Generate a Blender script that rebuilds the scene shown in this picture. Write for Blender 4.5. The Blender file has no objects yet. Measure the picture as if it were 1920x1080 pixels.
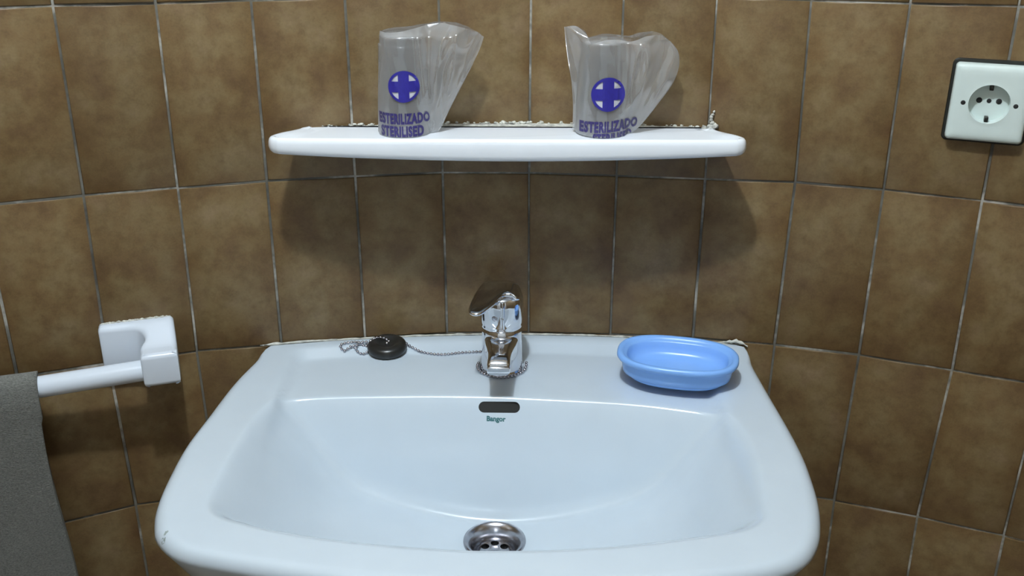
import bpy, bmesh, math, random
import numpy as np
from mathutils import Vector, Matrix, noise
from mathutils.bvhtree import BVHTree

random.seed(7)
S = bpy.context.scene
COL = S.collection
H = 1.25                      # height of the reference grout row above the floor

# ------------------------------------------------------------------ camera
cd = bpy.data.cameras.new('camera')
cam = bpy.data.objects.new('camera', cd)
COL.objects.link(cam)
cd.sensor_width = 36.0
cd.lens = 36.0 * 1900.0 / 1920.0
cd.clip_start = 0.01
def cam_rot(yaw, pitch, roll):
    cy, sy, cp, sp = math.cos(yaw), math.sin(yaw), math.cos(pitch), math.sin(pitch)
    f = Vector((sy * cp, cy * cp, sp)); r = Vector((cy, -sy, 0)); u = r.cross(f)
    r2 = math.cos(roll) * r + math.sin(roll) * u
    u2 = -math.sin(roll) * r + math.cos(roll) * u
    return Matrix((r2, u2, -f)).transposed()
cam.matrix_world = Matrix.Translation((-0.010316, -1.14327, 0.137534 + H)) @ \
    cam_rot(math.radians(-0.47939), math.radians(-22.98215), math.radians(0.12052)).to_4x4()
S.camera = cam

# ------------------------------------------------------------------ world, light, exposure
w = bpy.data.worlds.new('world'); S.world = w
w.use_nodes = True
w.node_tree.nodes['Background'].inputs[0].default_value = (0.75, 0.85, 1.0, 1)
w.node_tree.nodes['Background'].inputs[1].default_value = 0.02
ld = bpy.data.lights.new('ceiling_light', 'POINT')
ld.energy = 51
ld.color = (0.86, 0.94, 1.0)
ld.shadow_soft_size = 0.034
lo = bpy.data.objects.new('ceiling_light', ld)
lo.location = (-0.14, -0.79, 1.05 + H)
COL.objects.link(lo)
S.view_settings.view_transform = 'Standard'
S.view_settings.look = 'None'
S.view_settings.exposure = 0.0
S.view_settings.gamma = 1.0
S.view_settings.use_curve_mapping = False

# ------------------------------------------------------------------ material helpers
def srgb(r, g, b):
    return tuple(((c / 255) / 12.92 if c / 255 <= .04045 else ((c / 255 + .055) / 1.055) ** 2.4) for c in (r, g, b)) + (1,)
def new_mat(name):
    m = bpy.data.materials.new(name); m.use_nodes = True
    nt = m.node_tree
    return m, nt, nt.nodes['Principled BSDF']
def nd(nt, typ, **kw):
    n = nt.nodes.new(typ)
    for k, v in kw.items(): setattr(n, k, v)
    return n
def ramp(nt, fac, stops):
    r = nd(nt, 'ShaderNodeValToRGB')
    el = r.color_ramp.elements
    while len(el) < len(stops): el.new(0.5)
    for e, (p, c) in zip(el, stops): e.position = p; e.color = c
    nt.links.new(fac, r.inputs[0])
    return r.outputs[0]
def simple(name, col, rough, metal=0.0, coat=0.0, noise_amt=0.0, noise_scale=60, bump=0.0, bump_scale=200):
    m, nt, b = new_mat(name)
    b.inputs['Base Color'].default_value = col
    b.inputs['Roughness'].default_value = rough
    b.inputs['Metallic'].default_value = metal
    b.inputs['Coat Weight'].default_value = coat
    b.inputs['Coat Roughness'].default_value = 0.05
    tc = nd(nt, 'ShaderNodeTexCoord')
    nz = nd(nt, 'ShaderNodeTexNoise'); nz.inputs['Scale'].default_value = noise_scale
    nz.inputs['Detail'].default_value = 4
    nt.links.new(tc.outputs['Object'], nz.inputs['Vector'])
    a = tuple(c * (1 - noise_amt) for c in col[:3]) + (1,)
    d = tuple(min(1, c * (1 + noise_amt)) for c in col[:3]) + (1,)
    nt.links.new(ramp(nt, nz.outputs['Fac'], [(0.3, a), (0.7, d)]), b.inputs['Base Color'])
    if bump:
        n2 = nd(nt, 'ShaderNodeTexNoise'); n2.inputs['Scale'].default_value = bump_scale
        nt.links.new(tc.outputs['Object'], n2.inputs['Vector'])
        bp = nd(nt, 'ShaderNodeBump'); bp.inputs['Strength'].default_value = bump; bp.inputs['Distance'].default_value = 0.001
        nt.links.new(n2.outputs['Fac'], bp.inputs['Height'])
        nt.links.new(bp.outputs['Normal'], b.inputs['Normal'])
    return m

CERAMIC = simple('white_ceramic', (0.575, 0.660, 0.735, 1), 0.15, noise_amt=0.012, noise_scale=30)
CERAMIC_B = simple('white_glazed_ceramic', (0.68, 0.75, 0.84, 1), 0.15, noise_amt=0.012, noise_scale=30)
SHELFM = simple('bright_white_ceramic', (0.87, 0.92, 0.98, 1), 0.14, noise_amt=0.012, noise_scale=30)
BEADM = simple('bead_steel', (0.50, 0.50, 0.55, 1), 0.12, metal=1.0, noise_amt=0.05)
CHROME = simple('chrome', (0.72, 0.73, 0.76, 1), 0.06, metal=1.0, noise_amt=0.02)
STEEL = simple('worn_steel', (0.42, 0.42, 0.45, 1), 0.22, metal=1.0, noise_amt=0.12, noise_scale=160)
DARK = simple('screw_and_hole_shade', (0.012, 0.012, 0.011, 1), 0.7)  # near-black colour painted as the shade inside holes; also colours the screws
RUBBER = simple('black_rubber', (0.016, 0.016, 0.015, 1), 0.3, noise_amt=0.2)
BLUEP = simple('blue_plastic', (0.23, 0.46, 0.92, 1), 0.27, noise_amt=0.015)
SOCKETW = simple('ivory_plastic', (0.66, 0.76, 0.73, 1), 0.3, noise_amt=0.02)
SOCKETD = simple('dark_brown_backplate', (0.012, 0.013, 0.010, 1), 0.5, noise_amt=0.2)
INK = simple('blue_ink', (0.030, 0.026, 0.27, 1), 0.35, noise_amt=0.1, noise_scale=300)
INK_T = simple('violet_ink', (0.030, 0.022, 0.13, 1), 0.4, noise_amt=0.15, noise_scale=300)
PALE = simple('pale_print', (0.60, 0.61, 0.66, 1), 0.4, noise_amt=0.05)
WORN = simple('worn_glaze', (0.25, 0.30, 0.29, 1), 0.7, noise_amt=0.2)
EARTH = simple('tarnished_clip', (0.06, 0.06, 0.055, 1), 0.35, metal=1.0, noise_amt=0.2)
TEAL = simple('teal_print', (0.035, 0.14, 0.15, 1), 0.4, noise_amt=0.1)
CAULK = simple('old_caulk', (0.55, 0.55, 0.50, 1), 0.8, noise_amt=0.35, noise_scale=110, bump=0.6, bump_scale=400)
MORTAR = simple('crumbly_mortar', (0.55, 0.55, 0.50, 1), 0.9, noise_amt=0.5, noise_scale=170, bump=0.8, bump_scale=500)
PLAIN = simple('white_paint', (0.70, 0.72, 0.73, 1), 0.8, noise_amt=0.03, noise_scale=5)
FLOORM = simple('beige_floor', (0.26, 0.20, 0.13, 1), 0.5, noise_amt=0.15, noise_scale=8)

def tile_material():
    m, nt, b = new_mat('mottled_brown_tile')
    uv = nd(nt, 'ShaderNodeUVMap')
    oi = nd(nt, 'ShaderNodeObjectInfo')
    sc = nd(nt, 'ShaderNodeVectorMath', operation='MULTIPLY'); sc.inputs[1].default_value = (1, 2, 1)
    nt.links.new(uv.outputs[0], sc.inputs[0])
    off = nd(nt, 'ShaderNodeVectorMath', operation='SCALE'); off.inputs['Scale'].default_value = 1.0
    mul = nd(nt, 'ShaderNodeMath', operation='MULTIPLY'); mul.inputs[1].default_value = 37.0
    nt.links.new(oi.outputs['Random'], mul.inputs[0])
    cx = nd(nt, 'ShaderNodeCombineXYZ')
    nt.links.new(mul.outputs[0], cx.inputs[0]); nt.links.new(mul.outputs[0], cx.inputs[2])
    ad = nd(nt, 'ShaderNodeVectorMath', operation='ADD')
    nt.links.new(sc.outputs[0], ad.inputs[0]); nt.links.new(cx.outputs[0], ad.inputs[1])
    n1 = nd(nt, 'ShaderNodeTexNoise'); n1.inputs['Scale'].default_value = 2.2; n1.inputs['Detail'].default_value = 5; n1.inputs['Roughness'].default_value = 0.55
    n2 = nd(nt, 'ShaderNodeTexNoise'); n2.inputs['Scale'].default_value = 6.5; n2.inputs['Detail'].default_value = 6; n2.inputs['Roughness'].default_value = 0.65
    n3 = nd(nt, 'ShaderNodeTexNoise'); n3.inputs['Scale'].default_value = 45; n3.inputs['Detail'].default_value = 3
    for n in (n1, n2, n3): nt.links.new(ad.outputs[0], n.inputs['Vector'])
    base = ramp(nt, n1.outputs['Fac'], [(0.30, (0.136, 0.081, 0.037, 1)), (0.46, (0.175, 0.113, 0.049, 1)), (0.58, (0.201, 0.141, 0.066, 1)), (0.74, (0.230, 0.160, 0.088, 1))])
    fine = ramp(nt, n2.outputs['Fac'], [(0.30, (0.70, 0.66, 0.60, 1)), (0.55, (1, 1, 1, 1)), (0.75, (1.0, 1.0, 1.0, 1))])
    mx = nd(nt, 'ShaderNodeMix', data_type='RGBA', blend_type='MULTIPLY'); mx.inputs[0].default_value = 0.75
    nt.links.new(base, mx.inputs[6]); nt.links.new(fine, mx.inputs[7])
    g = ramp(nt, n3.outputs['Fac'], [(0.3, (0.86, 0.86, 0.86, 1)), (0.6, (1, 1, 1, 1))])
    mg = nd(nt, 'ShaderNodeMix', data_type='RGBA', blend_type='MULTIPLY'); mg.inputs[0].default_value = 0.8
    nt.links.new(mx.outputs[2], mg.inputs[6]); nt.links.new(g, mg.inputs[7])
    # the tile's printed pattern is darker and redder along its edges
    sp = nd(nt, 'ShaderNodeSeparateXYZ'); nt.links.new(uv.outputs[0], sp.inputs[0])
    def edge(out, k):
        s1 = nd(nt, 'ShaderNodeMath', operation='SUBTRACT'); s1.inputs[1].default_value = 0.5
        nt.links.new(out, s1.inputs[0])
        a1 = nd(nt, 'ShaderNodeMath', operation='ABSOLUTE'); nt.links.new(s1.outputs[0], a1.inputs[0])
        m1 = nd(nt, 'ShaderNodeMapRange'); m1.inputs['From Min'].default_value = 0.5 - k; m1.inputs['From Max'].default_value = 0.5
        nt.links.new(a1.outputs[0], m1.inputs['Value'])
        return m1.outputs[0]
    e1 = edge(sp.outputs[0], 0.22); e2 = edge(sp.outputs[1], 0.11)
    em = nd(nt, 'ShaderNodeMath', operation='MAXIMUM'); nt.links.new(e1, em.inputs[0]); nt.links.new(e2, em.inputs[1])
    en = nd(nt, 'ShaderNodeMath', operation='MULTIPLY'); nt.links.new(em.outputs[0], en.inputs[0])
    nm = nd(nt, 'ShaderNodeMapRange'); nm.inputs['From Min'].default_value = 0.35; nm.inputs['From Max'].default_value = 0.65
    nt.links.new(n1.outputs['Color'], nm.inputs['Value']); nt.links.new(nm.outputs[0], en.inputs[1])
    me = nd(nt, 'ShaderNodeMix', data_type='RGBA', blend_type='MULTIPLY')
    nt.links.new(en.outputs[0], me.inputs[0]); nt.links.new(mg.outputs[2], me.inputs[6]); me.inputs[7].default_value = (0.74, 0.64, 0.54, 1)
    # tile-to-tile shade
    hs = nd(nt, 'ShaderNodeHueSaturation')
    mr = nd(nt, 'ShaderNodeMapRange'); mr.inputs['To Min'].default_value = 0.88; mr.inputs['To Max'].default_value = 1.08
    nt.links.new(oi.outputs['Random'], mr.inputs['Value']); nt.links.new(mr.outputs[0], hs.inputs['Value'])
    nt.links.new(me.outputs[2], hs.inputs['Color'])
    nt.links.new(hs.outputs[0], b.inputs['Base Color'])
    b.inputs['Roughness'].default_value = 0.38
    b.inputs['Specular IOR Level'].default_value = 0.4
    bp = nd(nt, 'ShaderNodeBump'); bp.inputs['Strength'].default_value = 0.12; bp.inputs['Distance'].default_value = 0.001
    nt.links.new(n2.outputs['Fac'], bp.inputs['Height']); nt.links.new(bp.outputs[0], b.inputs['Normal'])
    return m
TILE = tile_material()

def grout_material():
    m, nt, b = new_mat('patchy_grout')
    tc = nd(nt, 'ShaderNodeTexCoord')
    nz = nd(nt, 'ShaderNodeTexNoise'); nz.inputs['Scale'].default_value = 9; nz.inputs['Detail'].default_value = 5; nz.inputs['Roughness'].default_value = 0.7
    nt.links.new(tc.outputs['Object'], nz.inputs['Vector'])
    nt.links.new(ramp(nt, nz.outputs['Fac'], [(0.38, (0.07, 0.066, 0.055, 1)), (0.52, (0.15, 0.145, 0.125, 1)), (0.65, (0.52, 0.50, 0.45, 1))]), b.inputs['Base Color'])
    b.inputs['Roughness'].default_value = 0.7
    return m
GROUT = grout_material()

def plain_tiled_material():
    m, nt, b = new_mat('brown_tiled_wall')
    tc = nd(nt, 'ShaderNodeTexCoord')
    sp = nd(nt, 'ShaderNodeSeparateXYZ'); nt.links.new(tc.outputs['Object'], sp.inputs[0])
    sm = nd(nt, 'ShaderNodeMath', operation='ADD'); nt.links.new(sp.outputs[0], sm.inputs[0]); nt.links.new(sp.outputs[1], sm.inputs[1])
    cb = nd(nt, 'ShaderNodeCombineXYZ'); nt.links.new(sm.outputs[0], cb.inputs[0]); nt.links.new(sp.outputs[2], cb.inputs[1])
    br = nd(nt, 'ShaderNodeTexBrick', offset=0.0)
    br.inputs['Scale'].default_value = 1; br.inputs['Brick Width'].default_value = 0.1; br.inputs['Row Height'].default_value = 0.2038
    br.inputs['Mortar Size'].default_value = 0.0016; br.inputs['Mortar'].default_value = (0.25, 0.24, 0.2, 1)
    br.inputs['Color1'].default_value = (0.15, 0.10, 0.045, 1); br.inputs['Color2'].default_value = (0.2, 0.14, 0.07, 1)
    nt.links.new(cb.outputs[0], br.inputs['Vector']); nt.links.new(br.outputs['Color'], b.inputs['Base Color'])
    b.inputs['Roughness'].default_value = 0.4
    return m
WALLM = plain_tiled_material()

def film_material(name, white, gloss, edge, rough, tint=(0.985, 0.988, 0.99, 1)):
    """thin clear plastic: mostly see-through, a little milky, glossy"""
    m = bpy.data.materials.new(name); m.use_nodes = True
    nt = m.node_tree; nt.nodes.clear()
    out = nd(nt, 'ShaderNodeOutputMaterial')
    tr = nd(nt, 'ShaderNodeBsdfTransparent'); tr.inputs[0].default_value = tint
    df = nd(nt, 'ShaderNodeBsdfDiffuse'); df.inputs[0].default_value = (0.86, 0.88, 0.90, 1)
    tl = nd(nt, 'ShaderNodeBsdfTranslucent'); tl.inputs[0].default_value = (0.86, 0.88, 0.90, 1)
    gl = nd(nt, 'ShaderNodeBsdfGlossy'); gl.inputs['Roughness'].default_value = rough
    tc = nd(nt, 'ShaderNodeTexCoord')
    nz = nd(nt, 'ShaderNodeTexNoise'); nz.inputs['Scale'].default_value = 90; nz.inputs['Detail'].default_value = 3
    nt.links.new(tc.outputs['Object'], nz.inputs['Vector'])
    bp = nd(nt, 'ShaderNodeBump'); bp.inputs['Strength'].default_value = 0.25; bp.inputs['Distance'].default_value = 0.001
    nt.links.new(nz.outputs['Fac'], bp.inputs['Height']); nt.links.new(bp.outputs[0], gl.inputs['Normal'])
    dm = nd(nt, 'ShaderNodeMixShader'); dm.inputs[0].default_value = 0.5
    nt.links.new(df.outputs[0], dm.inputs[1]); nt.links.new(tl.outputs[0], dm.inputs[2])
    lw = nd(nt, 'ShaderNodeLayerWeight'); lw.inputs['Blend'].default_value = 0.35
    f1 = nd(nt, 'ShaderNodeMapRange'); f1.inputs['To Min'].default_value = white; f1.inputs['To Max'].default_value = white + edge
    nt.links.new(lw.outputs['Facing'], f1.inputs['Value'])
    m1 = nd(nt, 'ShaderNodeMixShader'); nt.links.new(f1.outputs[0], m1.inputs[0])
    nt.links.new(tr.outputs[0], m1.inputs[1]); nt.links.new(dm.outputs[0], m1.inputs[2])
    f2 = nd(nt, 'ShaderNodeMapRange'); f2.inputs['To Min'].default_value = gloss; f2.inputs['To Max'].default_value = gloss + 0.35
    nt.links.new(lw.outputs['Fresnel'], f2.inputs['Value'])
    m2 = nd(nt, 'ShaderNodeMixShader'); nt.links.new(f2.outputs[0], m2.inputs[0])
    nt.links.new(m1.outputs[0], m2.inputs[1]); nt.links.new(gl.outputs[0], m2.inputs[2])
    nt.links.new(m2.outputs[0], out.inputs[0])
    return m
FILM = film_material('clear_plastic_film', 0.26, 0.12, 0.36, 0.085)
CUPM = film_material('clear_plastic_cup', 0.09, 0.05, 0.26, 0.06)

def terry_material():
    m, nt, b = new_mat('grey_terry')
    tc = nd(nt, 'ShaderNodeTexCoord')
    n1 = nd(nt, 'ShaderNodeTexNoise'); n1.inputs['Scale'].default_value = 420; n1.inputs['Detail'].default_value = 3
    mp = nd(nt, 'ShaderNodeMapping'); mp.inputs['Scale'].default_value = (1, 1, 2.6)
    nt.links.new(tc.outputs['Object'], mp.inputs[0]); nt.links.new(mp.outputs[0], n1.inputs['Vector'])
    nt.links.new(ramp(nt, n1.outputs['Fac'], [(0.3, (0.090, 0.094, 0.085, 1)), (0.7, (0.20, 0.205, 0.185, 1))]), b.inputs['Base Color'])
    b.inputs['Roughness'].default_value = 0.95
    b.inputs['Sheen Weight'].default_value = 0.2
    bp = nd(nt, 'ShaderNodeBump'); bp.inputs['Strength'].default_value = 0.9; bp.inputs['Distance'].default_value = 0.002
    nt.links.new(n1.outputs['Fac'], bp.inputs['Height']); nt.links.new(bp.outputs[0], b.inputs['Normal'])
    return m
TERRY = terry_material()

# ------------------------------------------------------------------ mesh helpers
ORG = {}
def thing(name, label, cat, origin, group=None):
    o = bpy.data.objects.new(name, None); COL.objects.link(o)
    o.empty_display_size = 0.02
    o.location = (origin[0], origin[1], origin[2] + H)
    o['label'] = label; o['category'] = cat
    if group: o['group'] = group
    ORG[o] = Vector(origin)
    return o
def tag(o, label=None, cat=None, group=None, kind=None):
    for k, v in (('label', label), ('category', cat), ('group', group), ('kind', kind)):
        if v: o[k] = v
    return o
def mk(name, verts, faces, mat, parent=None, origin=None, smooth=True, uvs=None):
    """one mesh object; verts in room coordinates (z from the grout row)"""
    if parent is not None:
        org = ORG[parent]
    elif origin is not None:
        org = Vector(origin)
    else:
        a = np.array(verts); lo_, hi_ = a.min(0), a.max(0)
        org = Vector(((lo_[0] + hi_[0]) / 2, (lo_[1] + hi_[1]) / 2, lo_[2]))
    me = bpy.data.meshes.new(name)
    me.from_pydata([(v[0] - org[0], v[1] - org[1], v[2] - org[2]) for v in verts], [], faces)
    if smooth: me.polygons.foreach_set('use_smooth', [True] * len(me.polygons))
    if uvs is not None:
        ul = me.uv_layers.new(name='UVMap')
        for l in me.loops: ul.data[l.index].uv = uvs[l.vertex_index]
    me.materials.append(mat)
    me.update()
    o = bpy.data.objects.new(name, me); COL.objects.link(o)
    if parent is not None: o.parent = parent
    else: o.location = (org[0], org[1], org[2] + H)
    ORG[o] = org
    return o
def fixn(o):
    bm = bmesh.new(); bm.from_mesh(o.data)
    bmesh.ops.recalc_face_normals(bm, faces=bm.faces); bm.to_mesh(o.data); bm.free()
    return o
def bm_out(bm):
    bm.verts.ensure_lookup_table(); bm.verts.index_update()
    v = [tuple(x.co) for x in bm.verts]; f = [[x.index for x in p.verts] for p in bm.faces]
    bm.free()
    return v, f
def sharp_by_angle(o, deg=40):
    o.data.set_sharp_from_angle(angle=math.radians(deg))
    return o
def bevelled(verts, faces, r, seg=3, min_angle=25):
    bm = bmesh.new()
    vs = [bm.verts.new(v) for v in verts]
    for f in faces: bm.faces.new([vs[i] for i in f])
    bmesh.ops.recalc_face_normals(bm, faces=bm.faces)
    es = [e for e in bm.edges if len(e.link_faces) == 2 and e.calc_face_angle(0) > math.radians(min_angle)]
    bmesh.ops.bevel(bm, geom=es, offset=r, segments=seg, profile=0.5, affect='EDGES', clamp_overlap=True)
    return bm_out(bm)
def prism(loop, z0f, z1f):
    """plan loop [(x,y)] extruded between z0f(x,y) and z1f(x,y)"""
    n = len(loop)
    v = [(x, y, z0f(x, y)) for x, y in loop] + [(x, y, z1f(x, y)) for x, y in loop]
    f = [list(range(n))[::-1], list(range(n, 2 * n))] + [[i, (i + 1) % n, n + (i + 1) % n, n + i] for i in range(n)]
    return v, f
def loft(loops, closed=True, cap0=False, cap1=False, ring=False):
    n = len(loops[0]); v = [p for L in loops for p in L]; f = []
    m = len(loops)
    for k in range(m if ring else m - 1):
        a, b = k * n, ((k + 1) % m) * n
        for i in range(n if closed else n - 1):
            j = (i + 1) % n
            f.append([a + i, a + j, b + j, b + i])
    if cap0: f.append(list(range(n))[::-1])
    if cap1: f.append(list(range((m - 1) * n, m * n)))
    return v, f
def lathe(prof, c, n=48, X=Vector((1, 0, 0)), Y=Vector((0, 1, 0)), Z=Vector((0, 0, 1)), cap0=True, cap1=True):
    c = Vector(c); L = []
    for r, z in prof:
        L.append([tuple(c + X * (r * math.cos(2 * math.pi * i / n)) + Y * (r * math.sin(2 * math.pi * i / n)) + Z * z) for i in range(n)])
    return loft(L, True, cap0, cap1)
def tube(path, rad, n=12, cap=True):
    P = [Vector(p) for p in path]; L = []
    up = Vector((0, 0, 1))
    for i, p in enumerate(P):
        t = (P[min(i + 1, len(P) - 1)] - P[max(i - 1, 0)]).normalized()
        s = t.cross(up)
        if s.length < 1e-4: s = t.cross(Vector((1, 0, 0)))
        s.normalize(); u = s.cross(t)
        r = rad(i) if callable(rad) else rad
        L.append([tuple(p + s * (r * math.cos(a)) + u * (r * math.sin(a))) for a in [2 * math.pi * k / n for k in range(n)]])
    return loft(L, True, cap, cap)
def join(parts):
    V, F = [], []
    for v, f in parts:
        o = len(V); V += list(v); F += [[i + o for i in p] for p in f]
    return V, F
def catmull(pts, per=8, closed=False):
    pts = [Vector(p) for p in pts]; n = len(pts); out = []
    for i in range(n if closed else n - 1):
        g = (lambda k: pts[k % n]) if closed else (lambda k: pts[max(0, min(n - 1, k))])
        p0, p1, p2, p3 = g(i - 1), g(i), g(i + 1), g(i + 2)
        for k in range(per):
            t = k / per
            out.append(0.5 * ((2 * p1) + (p2 - p0) * t + (2 * p0 - 5 * p1 + 4 * p2 - p3) * t * t + (3 * p1 - p0 - 3 * p2 + p3) * t ** 3))
    if not closed: out.append(pts[-1])
    return out
def ss(a, b, x):
    t = np.clip((np.asarray(x, float) - a) / (b - a), 0, 1)
    return t * t * (3 - 2 * t)
def boolean_cut(o, cutter):
    md = o.modifiers.new('cut', 'BOOLEAN'); md.operation = 'DIFFERENCE'; md.object = cutter; md.solver = 'EXACT'
    bpy.context.view_layer.update()
    me = bpy.data.meshes.new_from_object(o.evaluated_get(bpy.context.evaluated_depsgraph_get()))
    o.modifiers.clear()
    old = o.data; o.data = me; bpy.data.meshes.remove(old)
    m = cutter.data; bpy.data.objects.remove(cutter); bpy.data.meshes.remove(m)
def text_mesh(txt, size, bold=0.0, sx=1.0, sub=0.0, spacing=1.0):
    """flat text in the plane (x, z=y), centred; returns verts 2D and faces, finely triangulated"""
    cu = bpy.data.curves.new('t', 'FONT'); cu.body = txt; cu.size = size
    cu.align_x = 'CENTER'; cu.align_y = 'CENTER'; cu.offset = bold; cu.resolution_u = 3; cu.space_character = spacing
    ob = bpy.data.objects.new('t', cu); COL.objects.link(ob)
    bpy.context.view_layer.update()
    me = bpy.data.meshes.new_from_object(ob.evaluated_get(bpy.context.evaluated_depsgraph_get()))
    bm = bmesh.new(); bm.from_mesh(me)
    bpy.data.objects.remove(ob); bpy.data.curves.remove(cu); bpy.data.meshes.remove(me)
    for v in bm.verts: v.co.x *= sx
    if sub:
        xs = [v.co.x for v in bm.verts]; x = min(xs)
        while x < max(xs):
            bmesh.ops.bisect_plane(bm, geom=bm.verts[:] + bm.edges[:] + bm.faces[:], plane_co=(x, 0, 0), plane_no=(1, 0, 0)); x += sub
    return bm

# ------------------------------------------------------------------ curved wall geometry
R, S0 = 1.37542, -0.005926
ROW = 0.203822
def wall_frame(s):
    t = (s - S0) / R
    p = Vector((R * math.sin(t) + S0, -R * (1 - math.cos(t)), 0))
    return p, Vector((math.cos(t), -math.sin(t), 0)), Vector((-math.sin(t), -math.cos(t), 0))
def wall_y(x):
    return -R + math.sqrt(max(0, R * R - (x - S0) ** 2))
def W(s, b, z):
    p, t, n = wall_frame(s)
    q = p + n * b
    return (q.x, q.y, z)

IMIN, IMAX, JMIN, JMAX = -9, 9, -5, 6
OFF = {(-5, 0): (.0028, -.0016), (-4, 0): (.0022, -.0032), (-3, 0): (-.0012, -.0027), (3, 0): (-.0009, -.0006), (4, 0): (-.0018, -.0003), (5, 0): (.0001, .0016),
       (-5, 1): (.0015, .0004), (-4, 1): (-.0003, -.0003), (-3, 1): (-.0026, .0008), (-2, 1): (-.0023, .0016), (-1, 1): (-.0011, .0034), (0, 1): (-.0002, .0022),
       (1, 1): (.0018, .0007), (2, 1): (.0036, .0009), (3, 1): (.0042, .0033), (4, 1): (-.0003, .0026), (5, 1): (.0006, .0008), (-5, 2): (-.0024, -.0013),
       (-4, 2): (-.003, -.0005), (-3, 2): (-.0035, -.0028), (3, 2): (.0018, .0014), (4, 2): (.0002, .001), (5, 2): (.0034, -.0014), (-5, 3): (.0009, .0038),
       (4, 3): (-.0033, -.0027), (5, 3): (-.0037, -.004), (6, 3): (-.0059, -.0029), (-2, 0): (-.0018, -.0015), (2, 0): (.001, 0), (-2, 2): (-.0022, -.002), (2, 2): (.004, .001), (1, 2): (.0025, 0), (0, 2): (.001, 0)}
def node(i, j):
    if (i, j) in OFF: ds, dz = OFF[(i, j)]
    else:
        col = [v[0] for (a, b), v in OFF.items() if a == i]
        row = [v[1] for (a, b), v in OFF.items() if b == j]
        ds = sum(col) / len(col) * .6 if col else 0
        dz = sum(row) / len(row) * .6 if row else 0
    return i * 0.1 + ds, -j * ROW + dz

# the setting ---------------------------------------------------------------
ZF, ZC = -H, 1.16
wl = [W(i * 0.1, -0.0014, 0)[:2] for i in range(IMIN, IMAX + 1)]
wb = [W(i * 0.1, -0.06, 0)[:2] for i in range(IMIN, IMAX + 1)]
v, f = prism(wl + wb[::-1], lambda x, y: ZF, lambda x, y: ZC)
WALL = tag(mk('wall_back', v, f, GROUT, smooth=False, origin=(0, 0, 0)), 'curved bathroom wall covered in mottled brown glazed tiles', kind='structure')
fixn(WALL)
for j in range(JMIN, JMAX):
    for i in range(IMIN, IMAX):
        n = [node(i, j + 1), node(i + 1, j + 1), node(i + 1, j), node(i, j)]     # counter-clockwise from the room
        g = 0.0012 + random.uniform(-.0003, .0004); d0 = random.uniform(-.0005, .0005)
        tl = random.uniform(-.0004, .0004); tz = random.uniform(-.0003, .0003)
        P4 = [W(s, 0, z) for s, z in n]
        _, _, nn = wall_frame((n[0][0] + n[1][0]) / 2)
        cx = sum((Vector(p) for p in P4), Vector()) / 4
        ring = []
        for ins, dep in ((g, -.007), (g, -.0011), (g + .0004, -.0004), (g + .0013, 0)):
            for k, p in enumerate(P4):
                p = Vector(p)
                e1 = (Vector(P4[(k + 1) % 4]) - p).normalized(); e2 = (Vector(P4[(k - 1) % 4]) - p).normalized()
                ring.append(p + e1 * ins + e2 * ins + nn * (dep + d0 + (tl if k in (0, 3) else -tl) + (tz if k < 2 else -tz)))
        if max(p.z for p in ring) > ZC - .001 or min(p.z for p in ring) < ZF + .001: continue
        faces = [[3, 2, 1, 0], [12, 13, 14, 15]]
        for r in range(3):
            faces += [[r * 4 + k, r * 4 + (k + 1) % 4, r * 4 + 4 + (k + 1) % 4, r * 4 + 4 + k] for k in range(4)]
        uv = []
        for r in range(4): uv += [(.0, .0), (1, .0), (1, 1), (.0, 1)]
        o = mk('tile', [tuple(p) for p in ring], faces, TILE, smooth=True, uvs=uv, origin=tuple(cx))
        o.parent = WALL; o.location = cx
        o.data.set_sharp_from_angle(angle=math.radians(50))

xe, ye = W(IMAX * .1, 0, 0)[:2]; xw, yw = W(IMIN * .1, 0, 0)[:2]
YB = -2.1
def slab(name, lo_, hi_, mat, label):
    x0, y0, z0 = lo_; x1, y1, z1 = hi_
    v, f = prism([(x0, y0), (x1, y0), (x1, y1), (x0, y1)], lambda x, y: z0, lambda x, y: z1)
    return tag(mk(name, v, f, mat, smooth=False), label, kind='structure')
slab('wall_right', (xe, YB, ZF), (xe + .08, ye, ZC), WALLM, 'brown tiled side wall right of the basin')
slab('wall_left', (xw - .08, YB, ZF), (xw, yw, ZC), WALLM, 'brown tiled side wall left of the basin')
slab('wall_front', (xw - .08, YB - .08, ZF), (xe + .08, YB, ZC), PLAIN, 'white painted wall facing the basin')
slab('floor', (xw - .08, YB - .08, ZF - .08), (xe + .08, .1, ZF), FLOORM, 'beige bathroom floor')
slab('ceiling', (xw - .08, YB - .08, ZC), (xe + .08, .1, ZC + .08), PLAIN, 'white painted bathroom ceiling')

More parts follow.
